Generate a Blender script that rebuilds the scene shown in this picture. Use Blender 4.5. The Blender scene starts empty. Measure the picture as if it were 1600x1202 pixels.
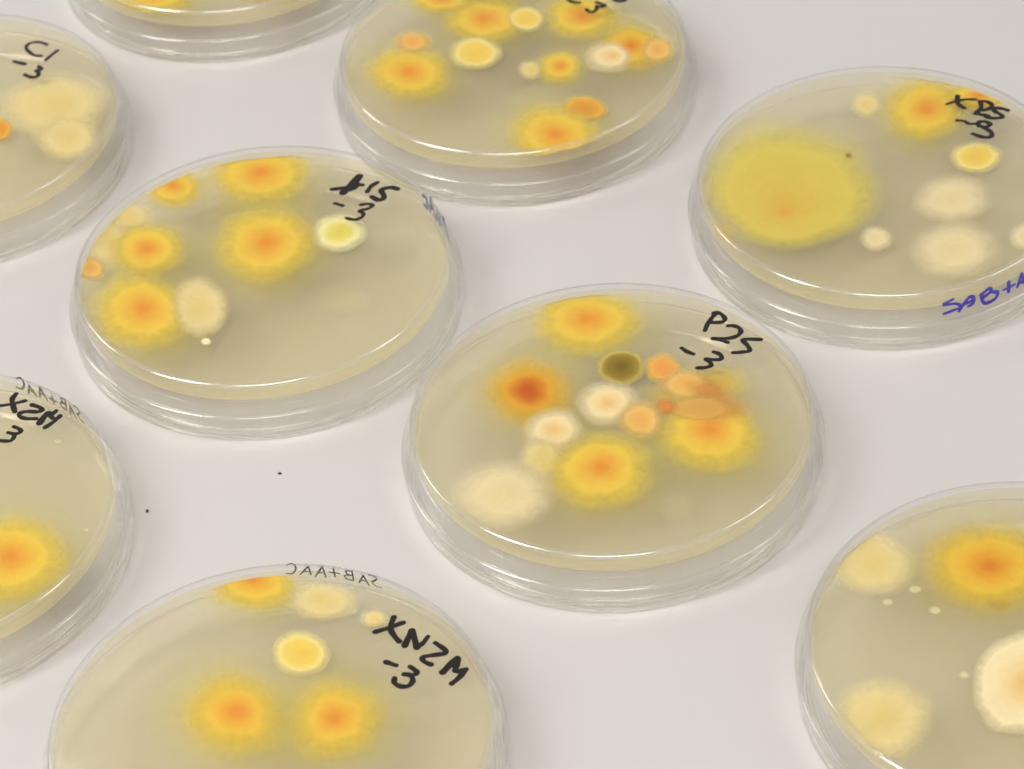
import bpy, bmesh, math, random
from mathutils import Matrix, Vector, noise as mnoise

# ------------------------------------------------------------------ camera, light, exposure
MM = 0.001
scene = bpy.context.scene
cam_data = bpy.data.cameras.new('camera')
cam = bpy.data.objects.new('camera', cam_data)
scene.collection.objects.link(cam)
_r = Vector((0.9961711801, -0.0582435642, -0.0651971405))
_u = Vector((0.0874241380, 0.6636675116, 0.7429013758))
_b = -Vector((0.0, 0.7457567440, -0.6662183417))
cam.matrix_world = Matrix(((_r.x, _u.x, _b.x, 0), (_r.y, _u.y, _b.y, 0), (_r.z, _u.z, _b.z, 0.43359), (0, 0, 0, 1)))
cam_data.sensor_width = 36.0
cam_data.lens = 36.0 * 4558.09 / 1600.0
cam_data.clip_start = 0.01
cam_data.clip_end = 50.0
cam_data.dof.use_dof = True
cam_data.dof.focus_distance = 0.615
cam_data.dof.aperture_fstop = 30.0
scene.camera = cam

world = bpy.data.worlds.new('World')
scene.world = world
world.use_nodes = True
bg = world.node_tree.nodes['Background']
bg.inputs[0].default_value = (1.0, 0.965, 0.93, 1)
bg.inputs[1].default_value = 0.5

def area(name, loc, target, sx, sy, radiance, col=(1, 0.96, 0.9)):
    l = bpy.data.lights.new(name, 'AREA')
    l.shape = 'RECTANGLE'
    l.size, l.size_y = sx, sy
    l.energy = radiance * sx * sy * math.pi
    l.color = col
    o = bpy.data.objects.new(name, l)
    o.location = loc
    o.rotation_euler = (Vector(target) - Vector(loc)).to_track_quat('-Z', 'Y').to_euler()
    scene.collection.objects.link(o)
    return o
# fluorescent ceiling fittings of the room
area('ceiling_lamp_left', (-0.95, 0.1, 1.15), (0, 0.5, 0), 0.34, 0.85, 15.0, (1, 0.965, 0.92))
area('ceiling_lamp_near', (-0.1, -0.75, 1.4), (0, 0.5, 0), 0.95, 0.36, 12.0, (1, 0.97, 0.935))
area('ceiling_lamp_right', (1.7, 0.3, 1.9), (0, 0.5, 0), 0.4, 1.2, 5.0, (1, 0.95, 0.90))
area('ceiling_lamp_far_left', (-1.7, 1.9, 2.0), (0, 0.5, 0), 0.9, 0.35, 10.0, (1, 0.965, 0.93))

strip = area('ceiling_strip', (-0.54, 2.125, 2.0), (-0.54, 2.125, 0), 0.04, 0.5, 3.0)
strip.rotation_euler = (0, 0, math.radians(45))

scene.view_settings.view_transform = 'Standard'
scene.view_settings.look = 'None'
scene.view_settings.gamma = 1.0
scene.view_settings.exposure = -0.08
scene.render.engine = 'CYCLES'
cy = scene.cycles
cy.max_bounces = 20
cy.transmission_bounces = 16
cy.glossy_bounces = 5
cy.diffuse_bounces = 5
cy.transparent_max_bounces = 32
cy.caustics_refractive = True
cy.caustics_reflective = True
cy.blur_glossy = 0.0
cy.sample_clamp_indirect = 40.0
cy.use_denoising = True
cy.use_adaptive_sampling = True
cy.adaptive_threshold = 0.08
cy.adaptive_min_samples = 20
try:
    cy.denoiser = 'OPENIMAGEDENOISE'
except Exception:
    pass

# ------------------------------------------------------------------ materials
def srgb(r, g, b):
    f = lambda c: (c / 255 / 12.92) if c / 255 <= 0.04045 else ((c / 255 + 0.055) / 1.055) ** 2.4
    return (f(r), f(g), f(b), 1.0)

def new_mat(name):
    m = bpy.data.materials.new(name)
    m.use_nodes = True
    nt = m.node_tree
    for n in list(nt.nodes):
        nt.nodes.remove(n)
    out = nt.nodes.new('ShaderNodeOutputMaterial')
    return m, nt, out

def N(nt, kind, **inputs):
    n = nt.nodes.new(kind)
    for k, v in inputs.items():
        n.inputs[k].default_value = v
    return n

TINT = (0.996, 0.978, 0.90, 1)
HAZE = (0.98, 0.915, 0.65, 1)

def schlick(nt, f0):
    """mirror share of a smooth clear surface, the same from both sides"""
    lw = N(nt, 'ShaderNodeLayerWeight', Blend=0.5)
    pw = nt.nodes.new('ShaderNodeMath'); pw.operation = 'POWER'; pw.inputs[1].default_value = 5.0
    ma = nt.nodes.new('ShaderNodeMath'); ma.operation = 'MULTIPLY_ADD'
    ma.inputs[1].default_value = 1.0 - f0; ma.inputs[2].default_value = f0
    nt.links.new(lw.outputs['Facing'], pw.inputs[0]); nt.links.new(pw.outputs[0], ma.inputs[0])
    return ma.outputs[0]

def thin_clear(name, col, f0=0.045, rough=0.09, wave=0.0):
    """thin flat sheet of clear plastic: light goes straight through, part of it is mirrored"""
    m, nt, out = new_mat(name)
    t = N(nt, 'ShaderNodeBsdfTransparent', Color=col)
    g = N(nt, 'ShaderNodeBsdfGlossy', Color=(1, 1, 1, 1), Roughness=rough)
    if wave:
        tc = nt.nodes.new('ShaderNodeTexCoord')
        no = N(nt, 'ShaderNodeTexNoise', Scale=55.0, Detail=2.0)
        bp = N(nt, 'ShaderNodeBump', Strength=wave, Distance=0.0006)
        nt.links.new(tc.outputs['Object'], no.inputs['Vector']); nt.links.new(no.outputs[0], bp.inputs['Height'])
        nt.links.new(bp.outputs[0], g.inputs['Normal'])
    mx = nt.nodes.new('ShaderNodeMixShader')
    nt.links.new(schlick(nt, f0), mx.inputs[0])
    nt.links.new(t.outputs[0], mx.inputs[1]); nt.links.new(g.outputs[0], mx.inputs[2])
    nt.links.new(mx.outputs[0], out.inputs[0])
    return m

def see_through(name, col):
    m, nt, out = new_mat(name)
    t = N(nt, 'ShaderNodeBsdfTransparent', Color=col)
    nt.links.new(t.outputs[0], out.inputs[0])
    return m

def edge_glass(name):
    """the rounded moulded edges, thick enough to bend the light"""
    m, nt, out = new_mat(name)
    g = N(nt, 'ShaderNodeBsdfGlass', Color=(0.995, 0.995, 0.997, 1), Roughness=0.0, IOR=1.5)
    t = N(nt, 'ShaderNodeBsdfTransparent', Color=(1, 1, 1, 1))
    gl = N(nt, 'ShaderNodeBsdfGlossy', Color=(1, 1, 1, 1), Roughness=0.16)
    m1 = N(nt, 'ShaderNodeMixShader', Fac=0.68)
    m2 = N(nt, 'ShaderNodeMixShader', Fac=0.22)
    nt.links.new(g.outputs[0], m1.inputs[1]); nt.links.new(t.outputs[0], m1.inputs[2])
    nt.links.new(m1.outputs[0], m2.inputs[1]); nt.links.new(gl.outputs[0], m2.inputs[2])
    nt.links.new(m2.outputs[0], out.inputs[0])
    return m

def agar_mat(name, tint, haze, fac, back, gloss=0.0):
    """cloudy jelly boundary: tinted see-through with a share of scattered light"""
    m, nt, out = new_mat(name)
    t = N(nt, 'ShaderNodeBsdfTransparent', Color=tint)
    d = N(nt, 'ShaderNodeBsdfDiffuse', Color=haze)
    tl = N(nt, 'ShaderNodeBsdfTranslucent', Color=haze)
    mh = N(nt, 'ShaderNodeMixShader', Fac=back)
    nt.links.new(d.outputs[0], mh.inputs[1]); nt.links.new(tl.outputs[0], mh.inputs[2])
    mx = N(nt, 'ShaderNodeMixShader', Fac=fac)
    nt.links.new(t.outputs[0], mx.inputs[1]); nt.links.new(mh.outputs[0], mx.inputs[2])
    if gloss:
        g = N(nt, 'ShaderNodeBsdfGlossy', Color=(1, 1, 1, 1), Roughness=0.12)
        m2 = nt.nodes.new('ShaderNodeMixShader')
        nt.links.new(schlick(nt, gloss), m2.inputs[0]); nt.links.new(mx.outputs[0], m2.inputs[1]); nt.links.new(g.outputs[0], m2.inputs[2])
        mx = m2
    nt.links.new(mx.outputs[0], out.inputs[0])
    return m

PLASTIC_PLATE = thin_clear('clear_plate', (0.99, 0.99, 0.985, 1), 0.045, 0.05)
PLASTIC_WALL = thin_clear('clear_wall', (0.985, 0.985, 0.985, 1), 0.05, 0.10)
PLASTIC_EDGE = edge_glass('clear_moulded_edge')
AGAR_CONTACT = see_through('agar_under_plate', (0.995, 0.976, 0.91, 1))
PLASTIC_FLOOR = see_through('clear_lid_floor', (0.965, 0.965, 0.962, 1))
AGAR_SIDE = agar_mat('agar_side', TINT, HAZE, 0.19, 0.5)
AGAR_FREE = agar_mat('agar_free_surface', TINT, HAZE, 0.36, 0.6)

def ink(name, col, rough=0.35):
    m, nt, out = new_mat(name)
    b = N(nt, 'ShaderNodeBsdfPrincipled', Roughness=rough)
    tc = nt.nodes.new('ShaderNodeTexCoord')
    no = N(nt, 'ShaderNodeTexNoise', Scale=900.0, Detail=2.0)
    cr = nt.nodes.new('ShaderNodeValToRGB')
    cr.color_ramp.elements[0].color = [c * 0.6 for c in col[:3]] + [1]
    cr.color_ramp.elements[1].color = [min(1, c * 1.5) for c in col[:3]] + [1]
    nt.links.new(tc.outputs['Object'], no.inputs['Vector']); nt.links.new(no.outputs[0], cr.inputs[0])
    nt.links.new(cr.outputs[0], b.inputs['Base Color'])
    nt.links.new(b.outputs[0], out.inputs[0])
    return m
INK_BLACK = ink('black_marker_ink', srgb(22, 12, 12))
INK_BLUE = ink('blue_marker_ink', srgb(58, 48, 165))
INK_GREY = ink('worn_black_marker_ink', srgb(84, 82, 70))
INK_FADED = ink('faded_blue_marker_ink', srgb(70, 85, 150))

def table_mat():
    m, nt, out = new_mat('white_laminate')
    b = N(nt, 'ShaderNodeBsdfPrincipled', Roughness=0.42)
    b.inputs['Specular IOR Level'].default_value = 0.35
    tc = nt.nodes.new('ShaderNodeTexCoord')
    n1 = N(nt, 'ShaderNodeTexNoise', Scale=9.0, Detail=3.0)
    n2 = N(nt, 'ShaderNodeTexNoise', Scale=1500.0, Detail=2.0)
    cr = nt.nodes.new('ShaderNodeValToRGB')
    cr.color_ramp.elements[0].position = 0.3; cr.color_ramp.elements[1].position = 0.7
    cr.color_ramp.elements[0].color = (0.545, 0.529, 0.521, 1)
    cr.color_ramp.elements[1].color = (0.568, 0.553, 0.548, 1)
    bp = N(nt, 'ShaderNodeBump', Strength=0.05, Distance=0.0001)
    for n in (n1, n2):
        nt.links.new(tc.outputs['Object'], n.inputs['Vector'])
    nt.links.new(n1.outputs[0], cr.inputs[0]); nt.links.new(cr.outputs[0], b.inputs['Base Color'])
    nt.links.new(n2.outputs[0], bp.inputs['Height']); nt.links.new(bp.outputs[0], b.inputs['Normal'])
    nt.links.new(b.outputs[0], out.inputs[0])
    return m

# kind: (stops [(rad, srgb)], soft width of the fading edge, max opacity, dome height mm)
KINDS = {
 'Y':  ([(0, (226, 138, 48)), (.14, (230, 156, 56)), (.36, (232, 190, 72)), (.7, (234, 204, 88)), (1, (226, 208, 108))], .55, 1.0, 1.0),
 'YS': ([(0, (230, 188, 80)), (1, (226, 200, 100))], .8, .8, .5),
 'D':  ([(0, (186, 76, 8)), (.2, (204, 100, 16)), (.42, (228, 172, 54)), (.75, (232, 198, 80)), (1, (226, 206, 105))], .62, 1.0, 1.0),
 'O':  ([(0, (232, 150, 70)), (.5, (234, 162, 80)), (.8, (238, 196, 105)), (1, (236, 205, 120))], .42, 1.0, .8),
 'OD': ([(0, (222, 140, 45)), (.5, (226, 150, 52)), (.8, (236, 184, 80)), (1, (238, 200, 105))], .3, 1.0, .8),
 'OS': ([(0, (230, 140, 64)), (1, (232, 160, 78))], .75, .95, .6),
 'P':  ([(0, (228, 160, 80)), (.45, (236, 184, 100)), (1, (240, 208, 138))], .5, 1.0, .8),
 'CP': ([(0, (230, 176, 112)), (.2, (238, 200, 140)), (.5, (244, 218, 174)), (1, (244, 224, 186))], .52, 1.0, .8),
 'CY': ([(0, (240, 206, 132)), (.4, (242, 214, 152)), (1, (242, 220, 172))], .58, .95, .8),
 'YC': ([(0, (236, 192, 84)), (.45, (238, 200, 98)), (.62, (240, 212, 130)), (.76, (238, 216, 148)), (1, (234, 212, 148))], .34, 1.0, .8),
 'WY': ([(0, (224, 202, 88)), (.3, (230, 208, 106)), (.55, (240, 222, 156)), (.75, (242, 226, 180)), (1, (238, 222, 178))], .38, 1.0, .8),
 'YD': ([(0, (214, 118, 26)), (.12, (222, 140, 38)), (.32, (228, 176, 56)), (.62, (228, 192, 72)), (1, (220, 200, 100))], .55, 1.0, 1.0),
 'OL': ([(0, (234, 172, 88)), (.6, (236, 178, 92)), (1, (238, 190, 102))], .55, 1.0, .8),
 'W':  ([(0, (242, 214, 162)), (.4, (244, 220, 178)), (1, (244, 224, 186))], .6, .95, .9),
 'F':  ([(0, (226, 208, 158)), (1, (222, 206, 158))], .9, .25, .3),  # no growth: faint shading on the agar, painted as a pale patch
 'B':  ([(0, (232, 168, 68)), (.06, (232, 178, 74)), (.17, (230, 194, 84)), (.5, (228, 199, 92)), (.75, (228, 205, 104)), (.88, (228, 210, 128)), (1, (228, 214, 160))], .42, .97, 1.0),
 'G':  ([(0, (118, 90, 18)), (.45, (140, 112, 34)), (.66, (160, 132, 50)), (.78, (214, 188, 96)), (1, (224, 206, 125))], .3, 1.0, .8),
 'S':  ([(0, (242, 226, 182)), (1, (240, 222, 176))], .4, 1.0, .35),
 'BR': ([(0, (170, 110, 40)), (1, (190, 140, 60))], .6, .9, .3),
}
TAIL = ('Y', 'D', 'YD')
def colony_mat(kind, opts, seed):
    stops, soft, amax, _h = KINDS[kind]
    soft = opts.get('soft', soft); amax = opts.get('amax', amax)
    m, nt, out = new_mat('colony_' + kind.lower())
    at = nt.nodes.new('ShaderNodeAttribute'); at.attribute_name = 'rad'
    tc = nt.nodes.new('ShaderNodeTexCoord')
    no = N(nt, 'ShaderNodeTexNoise', Scale=330.0, Detail=2.0, Roughness=0.6)
    ad = nt.nodes.new('ShaderNodeVectorMath'); ad.operation = 'ADD'; ad.inputs[1].default_value = (seed * 1.7, seed * 0.31, 0)
    nt.links.new(tc.outputs['Object'], ad.inputs[0]); nt.links.new(ad.outputs[0], no.inputs['Vector'])
    NA = 0.03 if kind == 'B' else 0.06
    FE = 0.05 if kind in ('B', 'CP', 'W') else 0.04 if kind in ('S', 'YC', 'WY', 'G') else 0.10
    mr = N(nt, 'ShaderNodeMapRange')
    mr.inputs['To Min'].default_value = -NA; mr.inputs['To Max'].default_value = NA
    nt.links.new(no.outputs[0], mr.inputs[0])
    su = nt.nodes.new('ShaderNodeMath'); su.operation = 'ADD'
    # radial streaks that grow towards the margin
    nv = nt.nodes.new('ShaderNodeVectorMath'); nv.operation = 'NORMALIZE'
    fl = nt.nodes.new('ShaderNodeVectorMath'); fl.operation = 'MULTIPLY'; fl.inputs[1].default_value = (1, 1, 0)
    a2 = nt.nodes.new('ShaderNodeVectorMath'); a2.operation = 'ADD'; a2.inputs[1].default_value = (seed * 0.7, seed * 1.3, 0)
    st = N(nt, 'ShaderNodeTexNoise', Scale=5.5, Detail=2.0, Roughness=0.65)
    sm = N(nt, 'ShaderNodeMapRange'); sm.inputs['To Min'].default_value = -FE; sm.inputs['To Max'].default_value = FE
    mu = nt.nodes.new('ShaderNodeMath'); mu.operation = 'MULTIPLY_ADD'
    nt.links.new(tc.outputs['Object'], fl.inputs[0]); nt.links.new(fl.outputs[0], nv.inputs[0]); nt.links.new(nv.outputs[0], a2.inputs[0])
    nt.links.new(a2.outputs[0], st.inputs['Vector']); nt.links.new(st.outputs[0], sm.inputs[0])
    nt.links.new(sm.outputs[0], mu.inputs[0]); nt.links.new(at.outputs['Fac'], mu.inputs[1]); nt.links.new(at.outputs['Fac'], mu.inputs[2])
    nt.links.new(mu.outputs[0], su.inputs[0]); nt.links.new(mr.outputs[0], su.inputs[1])
    cr = nt.nodes.new('ShaderNodeValToRGB')
    cr.color_ramp.interpolation = 'LINEAR' if len(stops) < 3 else 'EASE' if kind in ('YC', 'WY', 'G') else 'B_SPLINE'
    while len(cr.color_ramp.elements) < len(stops):
        cr.color_ramp.elements.new(0.5)
    for e, (ps, c) in zip(cr.color_ramp.elements, stops):
        e.position = ps
    for e, (ps, c) in zip(cr.color_ramp.elements, stops):
        l = srgb(*c)
        e.color = tuple(min(0.96, l[i] * COMP[i]) for i in range(3)) + (1,)
    nt.links.new(su.outputs[0], cr.inputs[0])
    al = N(nt, 'ShaderNodeMapRange'); al.interpolation_type = 'SMOOTHSTEP'
    al.inputs['From Min'].default_value = 1.0 - soft; al.inputs['From Max'].default_value = 1.0
    al.inputs['To Min'].default_value = amax; al.inputs['To Max'].default_value = 0.0
    nt.links.new(su.outputs[0], al.inputs[0])
    if kind in TAIL:                                       # pigment that has seeped into the jelly around the colony
        al.inputs['From Min'].default_value = (1.0 - soft) * 0.75; al.inputs['From Max'].default_value = 0.76
        tl = N(nt, 'ShaderNodeMapRange'); tl.interpolation_type = 'SMOOTHSTEP'
        tl.inputs['From Min'].default_value = 0.35; tl.inputs['From Max'].default_value = 1.0
        tl.inputs['To Min'].default_value = 0.36; tl.inputs['To Max'].default_value = 0.0
        nt.links.new(su.outputs[0], tl.inputs[0])
        mxm = nt.nodes.new('ShaderNodeMath'); mxm.operation = 'MAXIMUM'
        nt.links.new(al.outputs[0], mxm.inputs[0]); nt.links.new(tl.outputs[0], mxm.inputs[1])
        al = mxm
        for e in cr.color_ramp.elements:
            e.position = e.position * 0.76
    b = N(nt, 'ShaderNodeBsdfPrincipled', Roughness=0.85)
    b.inputs['Specular IOR Level'].default_value = 0.1
    tr = nt.nodes.new('ShaderNodeBsdfTransparent')
    mx = nt.nodes.new('ShaderNodeMixShader')
    # fine mottling and relief of the mould surface
    n3 = N(nt, 'ShaderNodeTexNoise', Scale=900.0, Detail=1.0)
    n4 = N(nt, 'ShaderNodeTexNoise', Scale=170.0, Detail=1.0)
    for q in (n3, n4):
        nt.links.new(ad.outputs[0], q.inputs['Vector'])
    mm = nt.nodes.new('ShaderNodeMath'); mm.operation = 'ADD'
    nt.links.new(n3.outputs[0], mm.inputs[0]); nt.links.new(n4.outputs[0], mm.inputs[1])
    vr = N(nt, 'ShaderNodeMapRange'); vr.inputs['From Min'].default_value = 0.5; vr.inputs['From Max'].default_value = 1.5
    vr.inputs['To Min'].default_value = 0.94; vr.inputs['To Max'].default_value = 1.05
    nt.links.new(mm.outputs[0], vr.inputs[0])
    hs = nt.nodes.new('ShaderNodeHueSaturation')
    nt.links.new(vr.outputs[0], hs.inputs['Value']); nt.links.new(cr.outputs[0], hs.inputs['Color'])
    nt.links.new(hs.outputs[0], b.inputs['Base Color'])
    bu = N(nt, 'ShaderNodeBump', Strength=0.18, Distance=0.0006)
    nt.links.new(mm.outputs[0], bu.inputs['Height']); nt.links.new(bu.outputs[0], b.inputs['Normal'])
    om = nt.nodes.new('ShaderNodeMath'); om.operation = 'SUBTRACT'; om.inputs[0].default_value = 1.0
    sq = nt.nodes.new('ShaderNodeMath'); sq.operation = 'SQRT'
    o2 = nt.nodes.new('ShaderNodeMath'); o2.operation = 'SUBTRACT'; o2.inputs[0].default_value = 1.0
    nt.links.new(al.outputs[0], om.inputs[1]); nt.links.new(om.outputs[0], sq.inputs[0]); nt.links.new(sq.outputs[0], o2.inputs[1])
    nt.links.new(o2.outputs[0], mx.inputs[0]); nt.links.new(tr.outputs[0], mx.inputs[1]); nt.links.new(b.outputs[0], mx.inputs[2])
    nt.links.new(mx.outputs[0], out.inputs[0])
    return m
COMP = (0.90, 1.01, 1.09)

# ------------------------------------------------------------------ helpers
def link(name, me, parent=None):
    o = bpy.data.objects.new(name, me)
    scene.collection.objects.link(o)
    if parent is not None:
        o.parent = parent
    return o

SEG = 192
def lathe(name, profile, mats, mat_of):
    """profile: list of (r, z) in mm; consecutive points make bands, the left side of the travel direction is outside."""
    verts, faces, mi = [], [], []
    rings = []
    for (r, z) in profile:
        if r < 1e-6:
            rings.append([len(verts)]); verts.append((0, 0, z * MM))
        else:
            ring = []
            for k in range(SEG):
                a = 2 * math.pi * k / SEG
                ring.append(len(verts)); verts.append((r * MM * math.cos(a), r * MM * math.sin(a), z * MM))
            rings.append(ring)
    for i in range(len(rings) - 1):
        A, B = rings[i], rings[i + 1]
        for k in range(SEG):
            k2 = (k + 1) % SEG
            if len(A) == 1:
                f = (A[0], B[k], B[k2])
            elif len(B) == 1:
                f = (A[k], B[0], A[k2])
            else:
                f = (A[k], B[k], B[k2], A[k2])
            faces.append(f); mi.append(mat_of(i))
    me = bpy.data.meshes.new(name)
    me.from_pydata(verts, [], faces)
    for m in mats:
        me.materials.append(m)
    me.polygons.foreach_set('material_index', mi)
    me.polygons.foreach_set('use_smooth', [True] * len(faces))
    me.update()
    return me

def arc(cx, cz, r, a0, a1, n):
    return [(cx + r * math.cos(math.radians(a0 + (a1 - a0) * i / n)), cz + r * math.sin(math.radians(a0 + (a1 - a0) * i / n))) for i in range(n + 1)]

# measured profile, millimetres above the tabletop (the dish lies upside down in its lid)
H, PT, AB = 14.9, 1.1, 10.5
RO, RI = 43.15, 42.2
ZC = 9.7                      # where the agar meniscus meets the wall
RL, RLI, HL = 45.5, 44.45, 7.4

def base_mesh():
    e = 0.8
    pr = [(0, H), (41.6, H), (41.9, H)]
    pr += arc(RO - e, H - e, e, 90, 0, 10)
    n0 = len(pr) - 1
    pr += [(RO + .005, H - 1.0), (RO + .05, H - 4), (RO + .2, 2.2), (RO + .2, 1.9)]
    n1 = len(pr) - 1
    pr += arc(RO + .2 - .3, 1.65, .3, 0, -90, 4)
    pr += arc(RI + .45, 1.65, .3, -90, -180, 4)
    n2 = len(pr) - 1
    pr += [(RI + .15, 1.9), (RI + .15, 2.2), (RI, ZC)]
    return lathe('base_dish', pr, [PLASTIC_PLATE, PLASTIC_WALL, PLASTIC_EDGE],
                 lambda i: 0 if i < 2 else 2 if i < n0 else 1 if i < n1 else 2 if i < n2 else 1)

def agar_mesh():
    zt = H - PT
    pr = [(0, zt), (41.3, zt), (41.5, zt)] + arc(RI - .45, zt - .45, .45, 90, 0, 5)
    pr += [(RI, zt - .8), (RI, ZC + .1), (RI, ZC)]
    ncontact = len(pr) - 1
    pr += [(RI - .12, ZC + .22), (RI - .35, ZC + .48), (RI - .8, AB - .1), (RI - 1.4, AB - .02), (RI - 1.8, AB), (0, AB)]
    return lathe('agar', pr, [AGAR_CONTACT, AGAR_FREE, AGAR_SIDE], lambda i: (0 if i < 3 else 2) if i < ncontact else 1)

def lid_mesh():
    t = 1.0
    z0 = 0.06
    pr = [(0, z0), (43.3, z0), (43.6, z0)]
    # small foot ridge, then rounded outer corner, wall, rim, inner wall, floor
    low = pr + [(44.1, z0)] + arc(44.3, z0 + .8, .8, -90, 0, 8)
    n0 = len(low) - 1
    low += [(45.14, 1.4), (RL - .03, HL - .8), (RL, HL - .5)]
    n1 = len(low) - 1
    low += arc(RL - .42, HL - .42, .42, 0, 90, 5)
    low += arc(RLI + .25, HL - .25, .25, 90, 180, 4)
    n2 = len(low) - 1
    low += [(RLI, HL - .6), (44.15, 2.2)]
    n3 = len(low) - 1
    low += arc(43.65, z0 + t + .5, .5, 0, -90, 5)
    n4 = len(low) - 1
    low += [(43.3, z0 + t), (0, z0 + t)]
    kinds = [0 if i < 2 else 2 if i < n0 else 1 if i < n1 else 2 if i < n2 else 1 if i < n3 else 2 if i < n4 else 0
             for i in range(len(low) - 1)]
    low.reverse(); kinds.reverse()
    return lathe('lid', low, [PLASTIC_FLOOR, PLASTIC_WALL, PLASTIC_EDGE], lambda i: kinds[i])

def catmull(pts, n=7):
    if len(pts) < 3:
        (x0, y0), (x1, y1) = pts
        return [(x0 + (x1 - x0) * i / n, y0 + (y1 - y0) * i / n) for i in range(n + 1)]
    P = [pts[0]] + list(pts) + [pts[-1]]
    res = []
    for i in range(1, len(P) - 2):
        p0, p1, p2, p3 = P[i - 1], P[i], P[i + 1], P[i + 2]
        for k in range(n):
            t = k / n
            res.append(tuple(0.5 * (2 * p1[j] + (p2[j] - p0[j]) * t + (2 * p0[j] - 5 * p1[j] + 4 * p2[j] - p3[j]) * t * t
                                    + (3 * p1[j] - p0[j] - 3 * p2[j] + p3[j]) * t ** 3) for j in (0, 1)))
    res.append(tuple(pts[-1]))
    return res

def stroke_mesh(name, strokes, mat, place):
    """flat marker strokes; place(x, y, lift) maps writing coordinates (mm) onto the surface."""
    rnd = random.Random(name + str(len(strokes)) + str(strokes[0][1][0]))
    verts, faces = [], []
    for si, (w, pts) in enumerate(strokes):
        path = catmull(pts)
        n = len(path)
        l0 = 0.03 + 0.012 * si
        ph = rnd.uniform(0, 6)
        left, right = [], []
        for i, (x, y) in enumerate(path):
            a = path[max(0, i - 1)]; b = path[min(n - 1, i + 1)]
            dx, dy = b[0] - a[0], b[1] - a[1]
            L = math.hypot(dx, dy) or 1
            hw = 0.5 * w * (1 + 0.10 * math.sin(ph + i * 0.55) + rnd.uniform(-.04, .04))
            nx, ny = -dy / L * hw, dx / L * hw
            lift = l0 + 0.006 * i / n
            left.append(len(verts)); verts.append(place(x + nx, y + ny, lift))
            right.append(len(verts)); verts.append(place(x - nx, y - ny, lift))
        for i in range(n - 1):
            faces.append((left[i], right[i], right[i + 1], left[i + 1]))
        for end, sgn in ((0, -1), (n - 1, 1)):          # round caps
            x, y = path[end]
            q = path[1] if end == 0 else path[n - 2]
            ang = math.atan2(y - q[1], x - q[0])
            hw = 0.5 * w
            ids = [left[end] if sgn > 0 else right[end]]
            for k in range(1, 8):
                t = ang + math.pi / 2 - math.pi * k / 8
                ids.append(len(verts)); verts.append(place(x + hw * math.cos(t), y + hw * math.sin(t), l0 + (0.006 if end else 0)))
            ids.append(right[end] if sgn > 0 else left[end])
            faces.append(tuple(ids))
    me = bpy.data.meshes.new(name)
    me.from_pydata(verts, [], faces)
    me.materials.append(mat)
    me.update()
    return me

def top_place(x, y, lift):
    return (x * MM, y * MM, (H + lift) * MM)

def wall_place(s, z, lift):
    a = s / 43.15
    rr = RO + .012 + 0.16 * max(0, (H - z)) / 12.7 + lift      # ink soaked onto the plastic
    return (rr * math.cos(a) * MM, rr * math.sin(a) * MM, z * MM)

def wall_place_in(s, z, lift):
    # ink in contact with the wall, so that it also shows from inside the plastic
    a = s / 43.15
    rr = RO - 0.09 + 0.16 * max(0, (H - z)) / 12.7 + lift
    return (rr * math.cos(a) * MM, rr * math.sin(a) * MM, z * MM)

def colony(kind, e, opts, seed, order, parent):
    cx, cy_, ax, ay, bx, by, kx, ky = e
    h = KINDS[kind][3]
    rnd = random.Random(seed)
    seg, rng = 40, 9
    RM = RI - 0.08
    ph = [rnd.uniform(0, 6.28) for _ in range(4)]
    irr = 0.035 if kind not in ('S', 'YC', 'G') else 0.025
    size = math.hypot(ax, ay)
    outline = []
    for k in range(seg):
        t = 2 * math.pi * k / seg
        w = 1 + irr * (math.sin(2 * t + ph[0]) + .6 * math.sin(3 * t + ph[1]) + .5 * math.sin(5 * t + ph[2]) + .3 * math.sin(9 * t + ph[3]))
        x = cx + w * (ax * math.cos(t) + bx * math.sin(t)); y = cy_ + w * (ay * math.cos(t) + by * math.sin(t))
        # stop at the plastic wall
        f = 1.0
        while f > 0.02 and math.hypot(kx + (x - kx) * f, ky + (y - ky) * f) > RM:
            f -= 0.02
        outline.append((x, y, f))
    verts, faces, rad = [], [], []
    zt = 0.0
    for side in (1, -1):
        base = len(verts)
        verts.append((0, 0, (zt if side > 0 else -h) * MM)); rad.append(0.0)
        for i in range(1, rng + 1):
            for k in range(seg):
                x, y, f = outline[k]
                q = f * i / rng
                prof = max(0.0, 1 - q * q) if f > 0.999 else max(0.0, 1 - (i / rng) ** 2)
                z = (zt * (0.3 + 0.7 * prof) if side > 0 else -(0.02 + 0.75 * h * prof ** 0.7))
                verts.append(((x - kx) * q * MM, (y - ky) * q * MM, z * MM)); rad.append(q)
        for k in range(seg):
            k2 = (k + 1) % seg
            t3 = (base, base + 1 + k, base + 1 + k2)
            faces.append(t3 if side > 0 else t3[::-1])
            for i in range(rng - 1):
                a, b = base + 1 + i * seg + k, base + 1 + i * seg + k2
                q4 = (a, a + seg, b + seg, b)
                faces.append(q4 if side > 0 else q4[::-1])
    nb = len(verts) // 2
    for k in range(seg):                                 # close the rim
        k2 = (k + 1) % seg
        a = 1 + (rng - 1) * seg
        faces.append((a + k, nb + a + k, nb + a + k2, a + k2))
    me = bpy.data.meshes.new('colony')
    me.from_pydata(verts, [], faces)
    at = me.attributes.new('rad', 'FLOAT', 'POINT')
    at.data.foreach_set('value', rad)
    me.polygons.foreach_set('use_smooth', [True] * len(faces))
    me.materials.append(colony_mat(kind, opts, seed))
    me.update()
    o = link('colony', me, parent)  # the faint painted shading patches are built here too
    # neighbours that grow into each other sit at slightly different depths
    o.location = (kx * MM, ky * MM, (12.2 + 0.035 * order) * MM)
    return o

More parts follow.
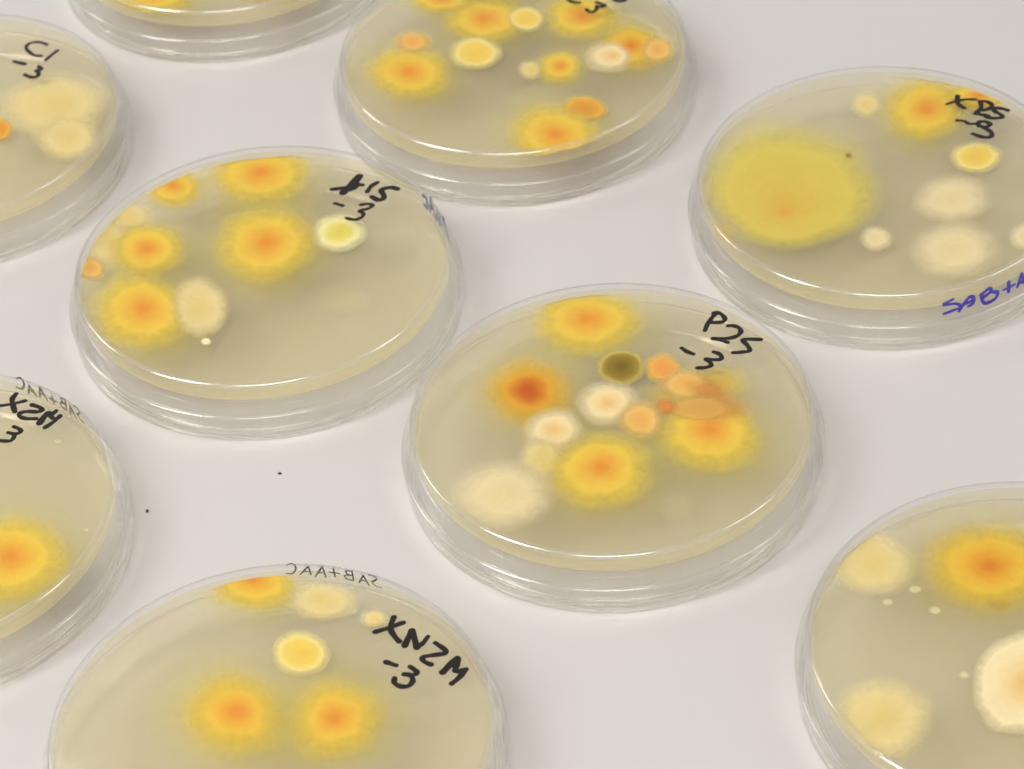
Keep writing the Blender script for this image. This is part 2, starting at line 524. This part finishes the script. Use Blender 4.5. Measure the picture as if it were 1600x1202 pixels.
# ------------------------------------------------------------------ tabletop
def tabletop():
    bm = bmesh.new()
    bmesh.ops.create_cube(bm, size=1.0)
    bmesh.ops.scale(bm, vec=(2.4, 1.8, 0.03), verts=bm.verts)
    bmesh.ops.translate(bm, vec=(0, 0.55, -0.015), verts=bm.verts)
    bmesh.ops.bevel(bm, geom=list(bm.edges), offset=0.003, segments=3, affect='EDGES')
    me = bpy.data.meshes.new('tabletop')
    bm.to_mesh(me); bm.free()
    me.materials.append(table_mat())
    o = link('tabletop', me)
    o['kind'] = 'structure'
    o['label'] = 'plain white laminate tabletop under the dishes'
    return o
tabletop()

# ------------------------------------------------------------------ the dishes (all lengths in millimetres, dish-local)
DISHES = {
 'P25': dict(pos=[20.49, 457.2],
  colonies=[
   ('Y', [-2.78, 32.68, 20.32, -2.74, 1.52, 19.53, -2.52, 34.18], {}),
   ('D', [-17.03, 11.97, 17.39, -2.29, 1.21, 19.35, -17.03, 11.97], {}),
   ('G', [3.48, 17.01, 5.8, -0.77, 0.55, 6.36, 3.48, 17.01], {}),
   ('YS', [23.51, 9.33, 9.55, -1.26, 0.91, 8.2, 23.51, 9.33], {'amax': 0.85}),
   ('YS', [13.5, 6.1, 8.17, -1.07, 0.73, 7.32, 13.5, 6.1], {'amax': 0.6}),
   ('O', [12.47, 15.4, 4.69, -0.62, 0.56, 5.72, 12.47, 15.4], {}),
   ('P', [16.87, 9.38, 6.91, -0.91, 0.63, 6.13, 16.87, 9.38], {'soft': 0.5}),
   ('OS', [21.29, 6.72, 5.44, -0.72, 0.53, 4.89, 21.29, 6.72], {'amax': 0.8}),
   ('Y', [20.17, -8.55, 19.28, -2.49, 2.13, 19.49, 20.27, -5.16], {}),
   ('OS', [23.65, 0.67, 7.29, -0.95, 0.72, 6.43, 23.65, 0.67], {'amax': 0.6}),
   ('OL', [18.76, 1.11, 7.57, -0.99, 0.51, 4.82, 18.76, 1.11], {'soft': 0.42, 'amax': 0.92}),
   ('CP', [-0.48, 5.46, 7.85, -1.03, 0.69, 8.29, -0.48, 5.46], {}),
   ('OS', [11.8, 2.83, 3.26, -0.43, 0.36, 3.63, 11.8, 2.83], {}),
   ('P', [6.12, -0.7, 5.91, -0.77, 0.67, 7.36, 6.12, -0.7], {}),
   ('CP', [-12.41, -1.53, 7.31, -0.95, 0.56, 8.15, -12.41, -1.53], {}),
   ('CY', [-15.56, -9.9, 5.99, -0.77, 0.51, 7.77, -15.56, -9.9], {}),
   ('Y', [-3.75, -16.12, 19.17, -2.44, 1.61, 19.83, -3.58, -13.99], {}),
   ('W', [-24.38, -20.08, 12.47, -1.57, 0.71, 12.61, -24.38, -20.08], {}),
   ('F', [11.02, -28.17, 5.88, -0.74, 0.75, 7.49, 11.02, -28.17], {}),  # painted shading near the front right, not a colony
  ],
  top_writing=[
   ('letter_p', [(1.12, [(22.55, 23.62), (23.42, 25.77), (24.79, 27.97), (25.6, 28.95)]), (1.12, [(25.05, 29.14), (26.04, 29.11), (27.03, 27.89), (27.24, 26.56), (26.24, 25.82), (24.01, 26.02)])]),
   ('digit_two', [(1.12, [(27.77, 24.43), (28.88, 24.28), (30.03, 23.37), (30.23, 22.05), (29.32, 20.89), (27.3, 20.3), (23.98, 20.64)]), (1.03, [(23.98, 20.64), (25.57, 19.9), (27.01, 18.96)])]),
   ('digit_five', [(1.12, [(34.2, 19.0), (30.42, 19.5), (30.93, 17.9), (31.44, 16.35), (31.2, 15.53), (29.8, 15.4), (27.86, 15.45)])]),
   ('dash_mark', [(1.12, [(16.96, 18.39), (18.01, 17.08), (19.17, 16.18)])]),
   ('digit_three', [(1.12, [(23.7, 16.21), (24.67, 15.56), (25.23, 14.32), (24.31, 13.6), (21.74, 14.15)]), (1.12, [(21.74, 14.15), (22.57, 12.89), (22.46, 11.86), (21.03, 11.42), (19.65, 11.5)])]),
  ],
  wall_writing=[
  ]),
 'A15': dict(pos=[-54.33, 518.87],
  colonies=[
   ('Y', [-1.06, 34.89, 21.51, -3.08, -0.12, 19.81, -0.76, 36.09], {}),
   ('Y', [-21.48, 32.83, 12.42, -1.77, -0.35, 12.55, -21.82, 34.12], {}),
   ('CY', [-32.09, 23.81, 7.53, -1.06, -0.29, 7.25, -32.09, 23.81], {}),
   ('CY', [-36.51, 14.83, 7.09, -0.99, -0.51, 11.26, -36.51, 14.83], {}),
   ('P', [-39.94, 5.44, 4.45, -0.61, -0.25, 5.11, -39.94, 5.44], {}),
   ('Y', [-27.1, 10.68, 14.83, -2.06, -0.63, 17.94, -27.1, 10.68], {}),
   ('Y', [-28.33, -12.11, 19.46, -2.64, -0.87, 23.14, -26.94, -10.51], {}),
   ('CY', [-14.41, -11.76, 7.58, -1.03, -0.27, 12.29, -14.41, -11.76], {'soft': 0.45}),
   ('Y', [-0.01, 8.8, 20.64, -2.87, -0.13, 24.68, 0.73, 9.17], {}),
   ('WY', [17.54, 10.37, 7.13, -1.0, 0.11, 8.05, 17.54, 10.37], {}),
   ('S', [-12.71, -24.27, 1.43, -0.19, -0.03, 1.53, -12.71, -24.27], {}),
   ('F', [18.64, -14.01, 8.67, -1.18, 0.11, 6.72, 18.64, -14.01], {}),  # faint blob of shading put in as colour, not a colony
  ],
  top_writing=[
   ('letter_a', [(1.22, [(16.31, 23.68), (19.14, 23.89), (21.6, 24.76), (23.48, 24.34)]), (2.03, [(18.92, 22.09), (21.04, 24.84), (22.79, 27.66)]), (1.62, [(19.12, 22.67), (21.39, 23.57), (22.35, 24.65)])]),
   ('digit_one', [(1.22, [(24.55, 21.59), (25.53, 23.59), (26.97, 24.76)])]),
   ('digit_five', [(1.42, [(31.69, 21.64), (30.02, 22.49), (27.93, 21.72), (28.44, 19.52), (28.04, 18.36), (26.91, 18.22), (25.63, 19.46)])]),
   ('dash_mark', [(1.01, [(16.9, 18.28), (18.76, 17.11)])]),
   ('digit_three', [(1.01, [(22.95, 16.82), (24.45, 17.06), (25.74, 16.28), (24.6, 15.24), (22.54, 14.63), (23.45, 13.6), (23.24, 12.44), (21.92, 11.58), (20.63, 11.76), (19.61, 12.35)])]),
  ],
  wall_writing=[
  ]),
 'TOP': dict(pos=[7.54, 593.38],
  colonies=[
   ('Y', [-26.08, -2.64, 18.25, -2.73, 0.63, 19.47, -26.08, -2.64], {}),
   ('P', [-24.79, 9.8, 5.89, -0.89, 0.22, 6.69, -24.79, 9.8], {'soft': 0.6}),
   ('Y', [-6.43, 16.53, 18.55, -2.84, 0.88, 17.21, -6.38, 17.38], {}),
   ('Y', [-16.82, 27.85, 14.68, -2.27, 0.46, 11.39, -16.82, 27.85], {}),
   ('YC', [-9.37, 2.76, 7.19, -1.09, 0.4, 8.15, -9.37, 2.76], {}),
   ('YC', [4.04, 15.49, 5.28, -0.81, 0.39, 6.35, 4.04, 15.49], {}),
   ('Y', [17.88, 14.5, 15.85, -2.43, 1.31, 17.14, 17.88, 14.5], {}),
   ('CY', [3.78, -6.57, 3.69, -0.55, 0.29, 4.65, 3.78, -6.57], {}),
   ('Y', [11.07, -6.32, 9.32, -1.4, 0.82, 11.59, 11.07, -6.32], {}),
   ('YD', [29.15, -0.59, 13.41, -2.03, 1.54, 17.35, 29.15, -0.59], {}),
   ('CP', [22.95, -4.3, 6.77, -1.02, 0.67, 8.07, 24.43, -3.71], {}),
   ('P', [35.43, -3.18, 5.04, -0.76, 0.65, 6.82, 35.43, -3.18], {}),
   ('OD', [15.66, -24.79, 5.99, -0.88, 0.46, 5.93, 15.66, -24.79], {}),
   ('Y', [8.02, -34.24, 19.2, -2.8, 1.49, 21.41, 8.02, -34.24], {}),
   ('Y', [-2.65, 32.34, 17.66, -2.75, 0.85, 15.68, -2.65, 32.34], {}),
  ],
  top_writing=[
   ('dash_mark', [(1.07, [(14.52, 19.1), (16.08, 17.26), (17.74, 16.68)])]),
   ('digit_three', [(1.07, [(22.07, 16.23), (23.31, 15.18), (24.11, 14.53), (22.73, 14.0), (21.93, 14.54)]), (1.07, [(21.9, 14.12), (21.68, 12.89), (20.65, 12.09), (19.94, 12.31), (19.3, 13.36)])]),
   ('digit_five', [(1.28, [(26.39, 17.27), (26.92, 16.33), (28.08, 15.72), (29.21, 16.19), (29.56, 17.42), (28.47, 18.87), (28.1, 20.22), (30.52, 20.06)])]),
  ],
  wall_writing=[
  ]),
 'XB5': dict(pos=[89.86, 529.92],
  colonies=[
   ('B', [-20.86, 5.29, 23.37, -3.35, 3.57, 27.47, -24.15, -7.48], {}),
   ('YS', [-40.26, -12.99, 6.65, -0.93, 0.82, 7.37, -40.26, -12.99], {'amax': 0.6}),
   ('Y', [13.53, 27.89, 16.75, -2.47, 3.5, 21.35, 14.8, 27.19], {}),
   ('CY', [0.62, 30.83, 4.48, -0.66, 0.89, 5.97, 0.62, 30.83], {}),
   ('Y', [27.65, 30.47, 14.87, -2.2, 1.63, 9.13, 27.65, 30.47], {}),
   ('YC', [22.69, 6.88, 6.48, -0.94, 1.19, 6.69, 22.69, 6.88], {}),
   ('W', [14.6, -7.97, 10.24, -1.45, 1.72, 10.05, 14.6, -7.97], {}),
   ('W', [12.03, -26.29, 11.12, -1.54, 2.05, 11.92, 12.03, -26.29], {}),
   ('W', [-4.76, -19.81, 4.35, -0.61, 0.79, 5.18, -4.76, -19.81], {}),
   ('BR', [-6.47, 11.59, 0.89, -0.13, 0.18, 1.22, -6.47, 11.59], {}),
   ('W', [28.37, -23.97, 3.94, -0.55, 1.08, 5.7, 28.37, -23.97], {}),
  ],
  top_writing=[
   ('letter_x', [(1.0, [(18.91, 24.76), (20.75, 25.39), (23.51, 25.88), (25.85, 25.53)]), (1.2, [(21.87, 27.59), (21.42, 25.4), (21.68, 23.79), (22.55, 22.65)])]),
   ('letter_b', [(1.2, [(26.76, 24.61), (26.42, 21.97), (24.76, 20.1)]), (1.2, [(26.63, 24.63), (28.06, 24.42), (29.16, 23.13), (28.62, 21.65), (26.78, 21.03)]), (1.2, [(24.76, 20.1), (26.21, 19.33), (27.55, 18.69)])]),
   ('digit_five', [(1.2, [(32.47, 20.19), (31.19, 21.16), (29.38, 21.42), (29.42, 20.19), (30.51, 18.92), (30.7, 17.78), (28.95, 17.6), (27.07, 18.2)])]),
   ('dash_mark', [(1.0, [(20.02, 18.02), (21.53, 17.58), (22.63, 16.31), (24.45, 16.15)])]),
   ('digit_three', [(1.2, [(24.67, 15.13), (25.06, 16.62), (26.39, 16.64), (27.49, 15.38), (26.01, 14.5), (24.83, 15.33)]), (1.2, [(25.71, 14.32), (26.89, 12.83), (27.17, 11.48), (26.34, 10.51), (24.69, 10.85), (22.85, 12.32)])]),
  ],
  wall_writing=[
   ('letter_s', [(0.78, [(-58.85, 11.69), (-61.04, 10.72), (-58.14, 10.26), (-56.88, 8.89), (-58.73, 8.48), (-60.81, 8.06)])]),
   ('letter_a', [(0.86, [(-57.24, 7.86), (-56.23, 9.49), (-54.66, 11.23), (-53.77, 10.09), (-54.0, 8.87), (-54.96, 8.56)]), (0.86, [(-55.68, 9.47), (-54.04, 9.86)])]),
   ('letter_b', [(0.95, [(-51.96, 10.68), (-50.95, 7.81), (-48.12, 7.84), (-47.59, 9.38), (-49.46, 10.42)]), (0.95, [(-51.82, 10.62), (-49.97, 11.62), (-49.47, 10.59), (-51.19, 9.71)])]),
   ('plus_mark', [(0.69, [(-45.85, 9.26), (-42.54, 9.13)]), (1.03, [(-44.49, 10.76), (-44.32, 8.06)])]),
   ('letter_a', [(1.03, [(-41.59, 8.03), (-40.56, 11.02)]), (0.86, [(-40.56, 11.02), (-38.55, 6.56)]), (0.86, [(-41.31, 9.01), (-39.42, 8.07)])]),
  ]),
 'XNZM': dict(pos=[-51.92, 377.63],
  colonies=[
   ('Y', [-7.91, 5.51, 19.15, -2.24, -0.28, 20.42, -7.04, 5.91], {'soft': 0.65}),
   ('Y', [12.14, 2.18, 17.45, -2.04, 0.25, 19.05, 12.14, 2.18], {'soft': 0.65}),
   ('YC', [5.63, 20.02, 6.54, -0.78, 0.03, 6.94, 5.63, 20.02], {}),
   ('Y', [-3.92, 38.33, 15.51, -1.89, -0.1, 12.41, -3.69, 41.75], {}),
   ('CY', [10.22, 33.72, 8.01, -0.97, 0.06, 6.44, 10.22, 33.72], {'soft': 0.5}),
   ('CY', [20.3, 27.7, 3.18, -0.38, 0.07, 2.84, 20.3, 27.7], {}),
  ],
  top_writing=[
   ('letter_x', [(1.14, [(20.64, 21.42), (23.36, 22.21), (26.36, 23.33)]), (1.22, [(24.52, 25.04), (23.77, 22.34), (24.38, 20.05), (25.4, 18.27)])]),
   ('letter_n', [(1.4, [(26.44, 17.05), (27.91, 20.92)]), (1.4, [(28.04, 20.9), (28.83, 16.22)]), (1.05, [(28.83, 16.22), (29.93, 17.18), (31.07, 18.88)])]),
   ('letter_z', [(1.14, [(32.48, 17.06), (34.15, 15.21), (34.37, 14.1), (31.95, 13.84), (29.94, 13.54), (30.03, 12.44), (31.46, 11.36)])]),
   ('letter_m', [(1.57, [(33.63, 9.13), (35.03, 10.76), (36.56, 12.38)]), (1.22, [(36.82, 12.17), (36.03, 9.38)]), (1.22, [(36.02, 9.2), (36.81, 8.93), (38.15, 9.31)]), (1.22, [(38.15, 9.31), (36.74, 7.33), (35.22, 5.9)])]),
   ('dash_mark', [(1.14, [(22.58, 13.14), (24.55, 12.0)])]),
   ('digit_three', [(1.14, [(27.33, 11.31), (28.61, 9.72), (27.79, 9.1), (26.07, 9.49)]), (1.14, [(27.26, 9.17), (27.74, 7.68), (26.9, 6.35), (25.32, 6.36), (24.15, 7.39), (24.19, 8.63)])]),
  ],
  wall_writing=[
  ]),
 'C1': dict(pos=[-133.71, 586.84],
  colonies=[
   ('CY', [26.99, 3.03, 15.49, -2.29, -0.95, 16.04, 26.99, 3.03], {'soft': 0.5}),
   ('CY', [31.26, -11.02, 9.38, -1.37, -0.58, 10.38, 31.26, -11.02], {'soft': 0.5}),
   ('OD', [13.93, -5.11, 3.82, -0.56, -0.41, 5.56, 13.93, -5.11], {}),
  ],
  top_writing=[
   ('letter_c', [(0.99, [(24.43, 25.27), (22.77, 26.57), (21.17, 26.92), (19.74, 26.4), (19.18, 24.81), (20.1, 22.79), (21.54, 21.11), (23.39, 20.52)])]),
   ('digit_one', [(0.99, [(27.27, 22.33), (25.92, 20.66), (24.48, 18.59)])]),
   ('dash_mark', [(1.21, [(16.59, 19.16), (19.35, 17.61)])]),
   ('digit_three', [(1.21, [(22.95, 16.04), (23.63, 14.8), (22.45, 14.37), (22.98, 13.67), (22.95, 12.24), (22.15, 11.55), (20.93, 11.93), (19.66, 13.04)])]),
  ],
  wall_writing=[
  ]),
 'XZM': dict(pos=[-128.25, 447.58],
  colonies=[
   ('Y', [21.05, -15.75, 21.74, -2.68, -1.55, 21.77, 22.09, -15.51], {}),
   ('S', [37.19, -9.46, 0.81, -0.1, -0.04, 0.77, 37.19, -9.46], {'amax': 0.65}),
   ('S', [29.67, 18.62, 0.84, -0.11, -0.05, 0.82, 29.67, 18.62], {'amax': 0.65}),
  ],
  top_writing=[
   ('letter_x', [(0.95, [(16.06, 28.72), (19.37, 28.96), (22.5, 29.68)]), (1.24, [(20.21, 32.13), (19.55, 30.74), (19.75, 28.91), (20.37, 26.47)])]),
   ('letter_z', [(1.14, [(23.96, 28.14), (25.52, 27.26), (26.34, 26.14), (25.32, 25.72), (23.18, 26.11), (21.55, 25.76), (21.63, 24.64), (23.04, 23.79), (25.16, 23.51)])]),
   ('letter_m', [(1.53, [(26.0, 21.96), (26.93, 23.95), (27.77, 24.95)]), (1.14, [(27.77, 24.95), (28.62, 23.28)]), (1.14, [(29.4, 25.41), (28.42, 24.2), (28.77, 23.26)]), (1.14, [(30.4, 23.72), (29.0, 21.9), (27.3, 20.35)])]),
   ('dash_mark', [(1.14, [(15.02, 22.61), (16.6, 21.52)])]),
   ('digit_three', [(1.05, [(20.49, 21.56), (21.75, 20.63), (22.11, 19.7), (20.95, 19.19), (19.41, 19.83)]), (1.05, [(20.65, 19.23), (20.73, 18.12), (20.05, 17.11), (18.25, 17.34), (17.16, 17.92)])]),
  ],
  wall_writing=[
  ]),
 'TL': dict(pos=[-65.18, 663.57],
  colonies=[
   ('Y', [-19.14, -28.38, 18.07, -2.8, -0.62, 18.11, -19.14, -28.38], {}),
   ('P', [11.59, -27.27, 11.48, -1.79, -0.05, 11.57, 11.59, -27.27], {}),
  ],
  top_writing=[
  ],
  wall_writing=[
  ]),
 'BR': dict(pos=[95.72, 383.22],
  colonies=[
   ('CY', [-26.69, 25.39, 9.73, -1.2, 1.6, 10.58, -26.69, 25.39], {'soft': 0.5}),
   ('YD', [-4.23, 21.9, 21.43, -2.64, 3.85, 21.32, -3.86, 21.86], {}),
   ('BR', [-3.67, 11.0, 2.97, -0.36, 0.31, 1.71, -3.67, 11.0], {'amax': 0.2}),
   ('CY', [-31.34, -15.9, 11.31, -1.32, 1.82, 11.87, -31.34, -15.9], {'soft': 0.5}),
   ('CP', [-2.98, -10.04, 10.4, -1.23, 2.73, 14.4, -2.98, -10.04], {'soft': 0.25}),
   ('S', [-19.54, 16.99, 1.38, -0.17, 0.2, 1.22, -19.54, 16.99], {'amax': 0.65}),
   ('S', [-16.61, 10.82, 1.36, -0.17, 0.2, 1.2, -16.61, 10.82], {'amax': 0.65}),
   ('S', [-25.46, 14.17, 1.12, -0.14, 0.16, 1.04, -25.46, 14.17], {'amax': 0.65}),
   ('S', [-13.98, -6.74, 1.09, -0.13, 0.17, 0.98, -13.98, -6.74], {'amax': 0.6}),
  ],
  top_writing=[
  ],
  wall_writing=[
  ]),
}

# stroke letters for the note that runs round the dish wall: unit cell 1 wide, 1 high
FONT = {
 'letter_s': [[(.85, .9), (.45, 1), (.15, .8), (.45, .55), (.8, .35), (.6, .05), (.1, .08)]],
 'letter_a': [[(.05, 0), (.3, .6), (.5, 1)], [(.5, 1), (.7, .5), (.92, 0)], [(.2, .38), (.8, .36)]],
 'letter_b': [[(.15, 0), (.15, .5), (.18, 1)], [(.18, 1), (.7, .9), (.6, .58), (.2, .52)], [(.2, .52), (.85, .4), (.75, .06), (.15, 0)]],
 'plus_mark': [[(.1, .5), (.9, .5)], [(.5, .1), (.5, .9)]],
 'letter_c': [[(.9, .85), (.5, 1), (.12, .6), (.3, .1), (.85, .1)]],
}
def wall_note(base, a_from, z0, height, adv, mat, w, word):
    """word written on the outside of the wall, reading left to right as seen from outside (angle falls... rises anticlockwise)."""
    for i, g in enumerate(word):
        if g is None:
            continue
        rnd = random.Random(i * 7 + int(a_from))
        s0 = math.radians(a_from) * 43.15 + i * adv
        dz = rnd.uniform(-.5, .5); k = rnd.uniform(-.35, .35); hs = rnd.uniform(.75, 1.1)
        strokes = [(w, [(s0 + (x * .8 + k * y) * adv, z0 + dz + y * hs * height) for x, y in st]) for st in FONT[g]]
        link(g, stroke_mesh(g, strokes, mat, wall_place_in), base)

BASE, AGAR, LID = base_mesh(), agar_mesh(), lid_mesh()
LABELS = {
 'P25': 'petri dish marked P25 -3 in black, full of orange, cream and one olive colony',
 'A15': 'petri dish marked 15 -3 beside a faded blue smear, yellow colonies on its left half',
 'TOP': 'petri dish at the top edge, crowded with yellow colonies, marked -3 near the edge',
 'XB5': 'petri dish with one huge yellow colony and blue SAB+ note on its side',
 'XNZM': 'petri dish marked XNZM -3 with two soft yellow colonies side by side',
 'C1': 'petri dish marked C1 -3 with two merging cream colonies at the left edge',
 'XZM': 'petri dish marked XZM 3 with one orange-centred colony cut by the left edge',
 'TL': 'petri dish of which only the near side shows at the top left edge',
 'BR': 'unmarked petri dish at lower right with cream colonies and small pale dots',
}
seed = 3
for key, d in DISHES.items():
    root = bpy.data.objects.new('petri_dish', None)
    root.empty_display_size = 0.02
    scene.collection.objects.link(root)
    root.location = (d['pos'][0] * MM, d['pos'][1] * MM, 0)
    root['label'] = LABELS[key]
    root['category'] = 'petri dish'
    root['group'] = 'inverted petri dishes laid out on the table'
    lid = link('lid', LID, root)
    base = link('base_dish', BASE, root)
    ag = link('agar', AGAR, root)
    for order, (kind, e, opts) in enumerate(d['colonies']):
        seed += 1
        colony(kind, e, opts, seed, order, ag)
    for nm, strokes in d['top_writing']:
        link(nm, stroke_mesh(nm, strokes, INK_BLACK, top_place), base)
    for nm, strokes in d['wall_writing']:
        link(nm, stroke_mesh(nm, strokes, INK_BLUE, wall_place), base)
    NOTE = ['letter_s', 'letter_a', 'letter_b', 'plus_mark', 'letter_a', 'letter_a', 'letter_c']
    if key == 'A15':
        wall_note(base, 3, 9.6, 4.6, 3.0, INK_FADED, 1.15, NOTE)
    if key == 'XZM':
        wall_note(base, 36, 10.6, 3.4, 3.1, INK_GREY, .6, NOTE)
    if key == 'XNZM':
        wall_note(base, 59, 11.3, 2.9, 3.1, INK_BLACK, .38, NOTE)

# ------------------------------------------------------------------ two dark crumbs on the table
def crumb(x, y, s, label):
    bm = bmesh.new()
    bmesh.ops.create_icosphere(bm, subdivisions=2, radius=1.0)
    for v in bm.verts:
        v.co *= 1 + 0.35 * mnoise.noise(v.co * 1.7 + Vector((x, y, 0)))
    bmesh.ops.scale(bm, vec=(s[0] * MM, s[1] * MM, s[2] * MM), verts=bm.verts)
    zmin = min(v.co.z for v in bm.verts)
    bmesh.ops.translate(bm, vec=(0, 0, -zmin), verts=bm.verts)
    me = bpy.data.meshes.new('crumb')
    bm.to_mesh(me); bm.free()
    me.materials.append(CRUMB)
    o = link('crumb', me)
    o.location = (x * MM, y * MM, 0)
    o['label'] = label; o['category'] = 'crumb'
CRUMB = ink('dark_crumb', srgb(70, 55, 48), 0.8)
crumb(-52.0, 462.9, (.42, .34, .2), 'tiny dark crumb on the bare table between three dishes, nearer the middle')
crumb(-80.6, 454.7, (.30, .50, .2), 'tiny dark crumb on the table beside the dish marked XZM')
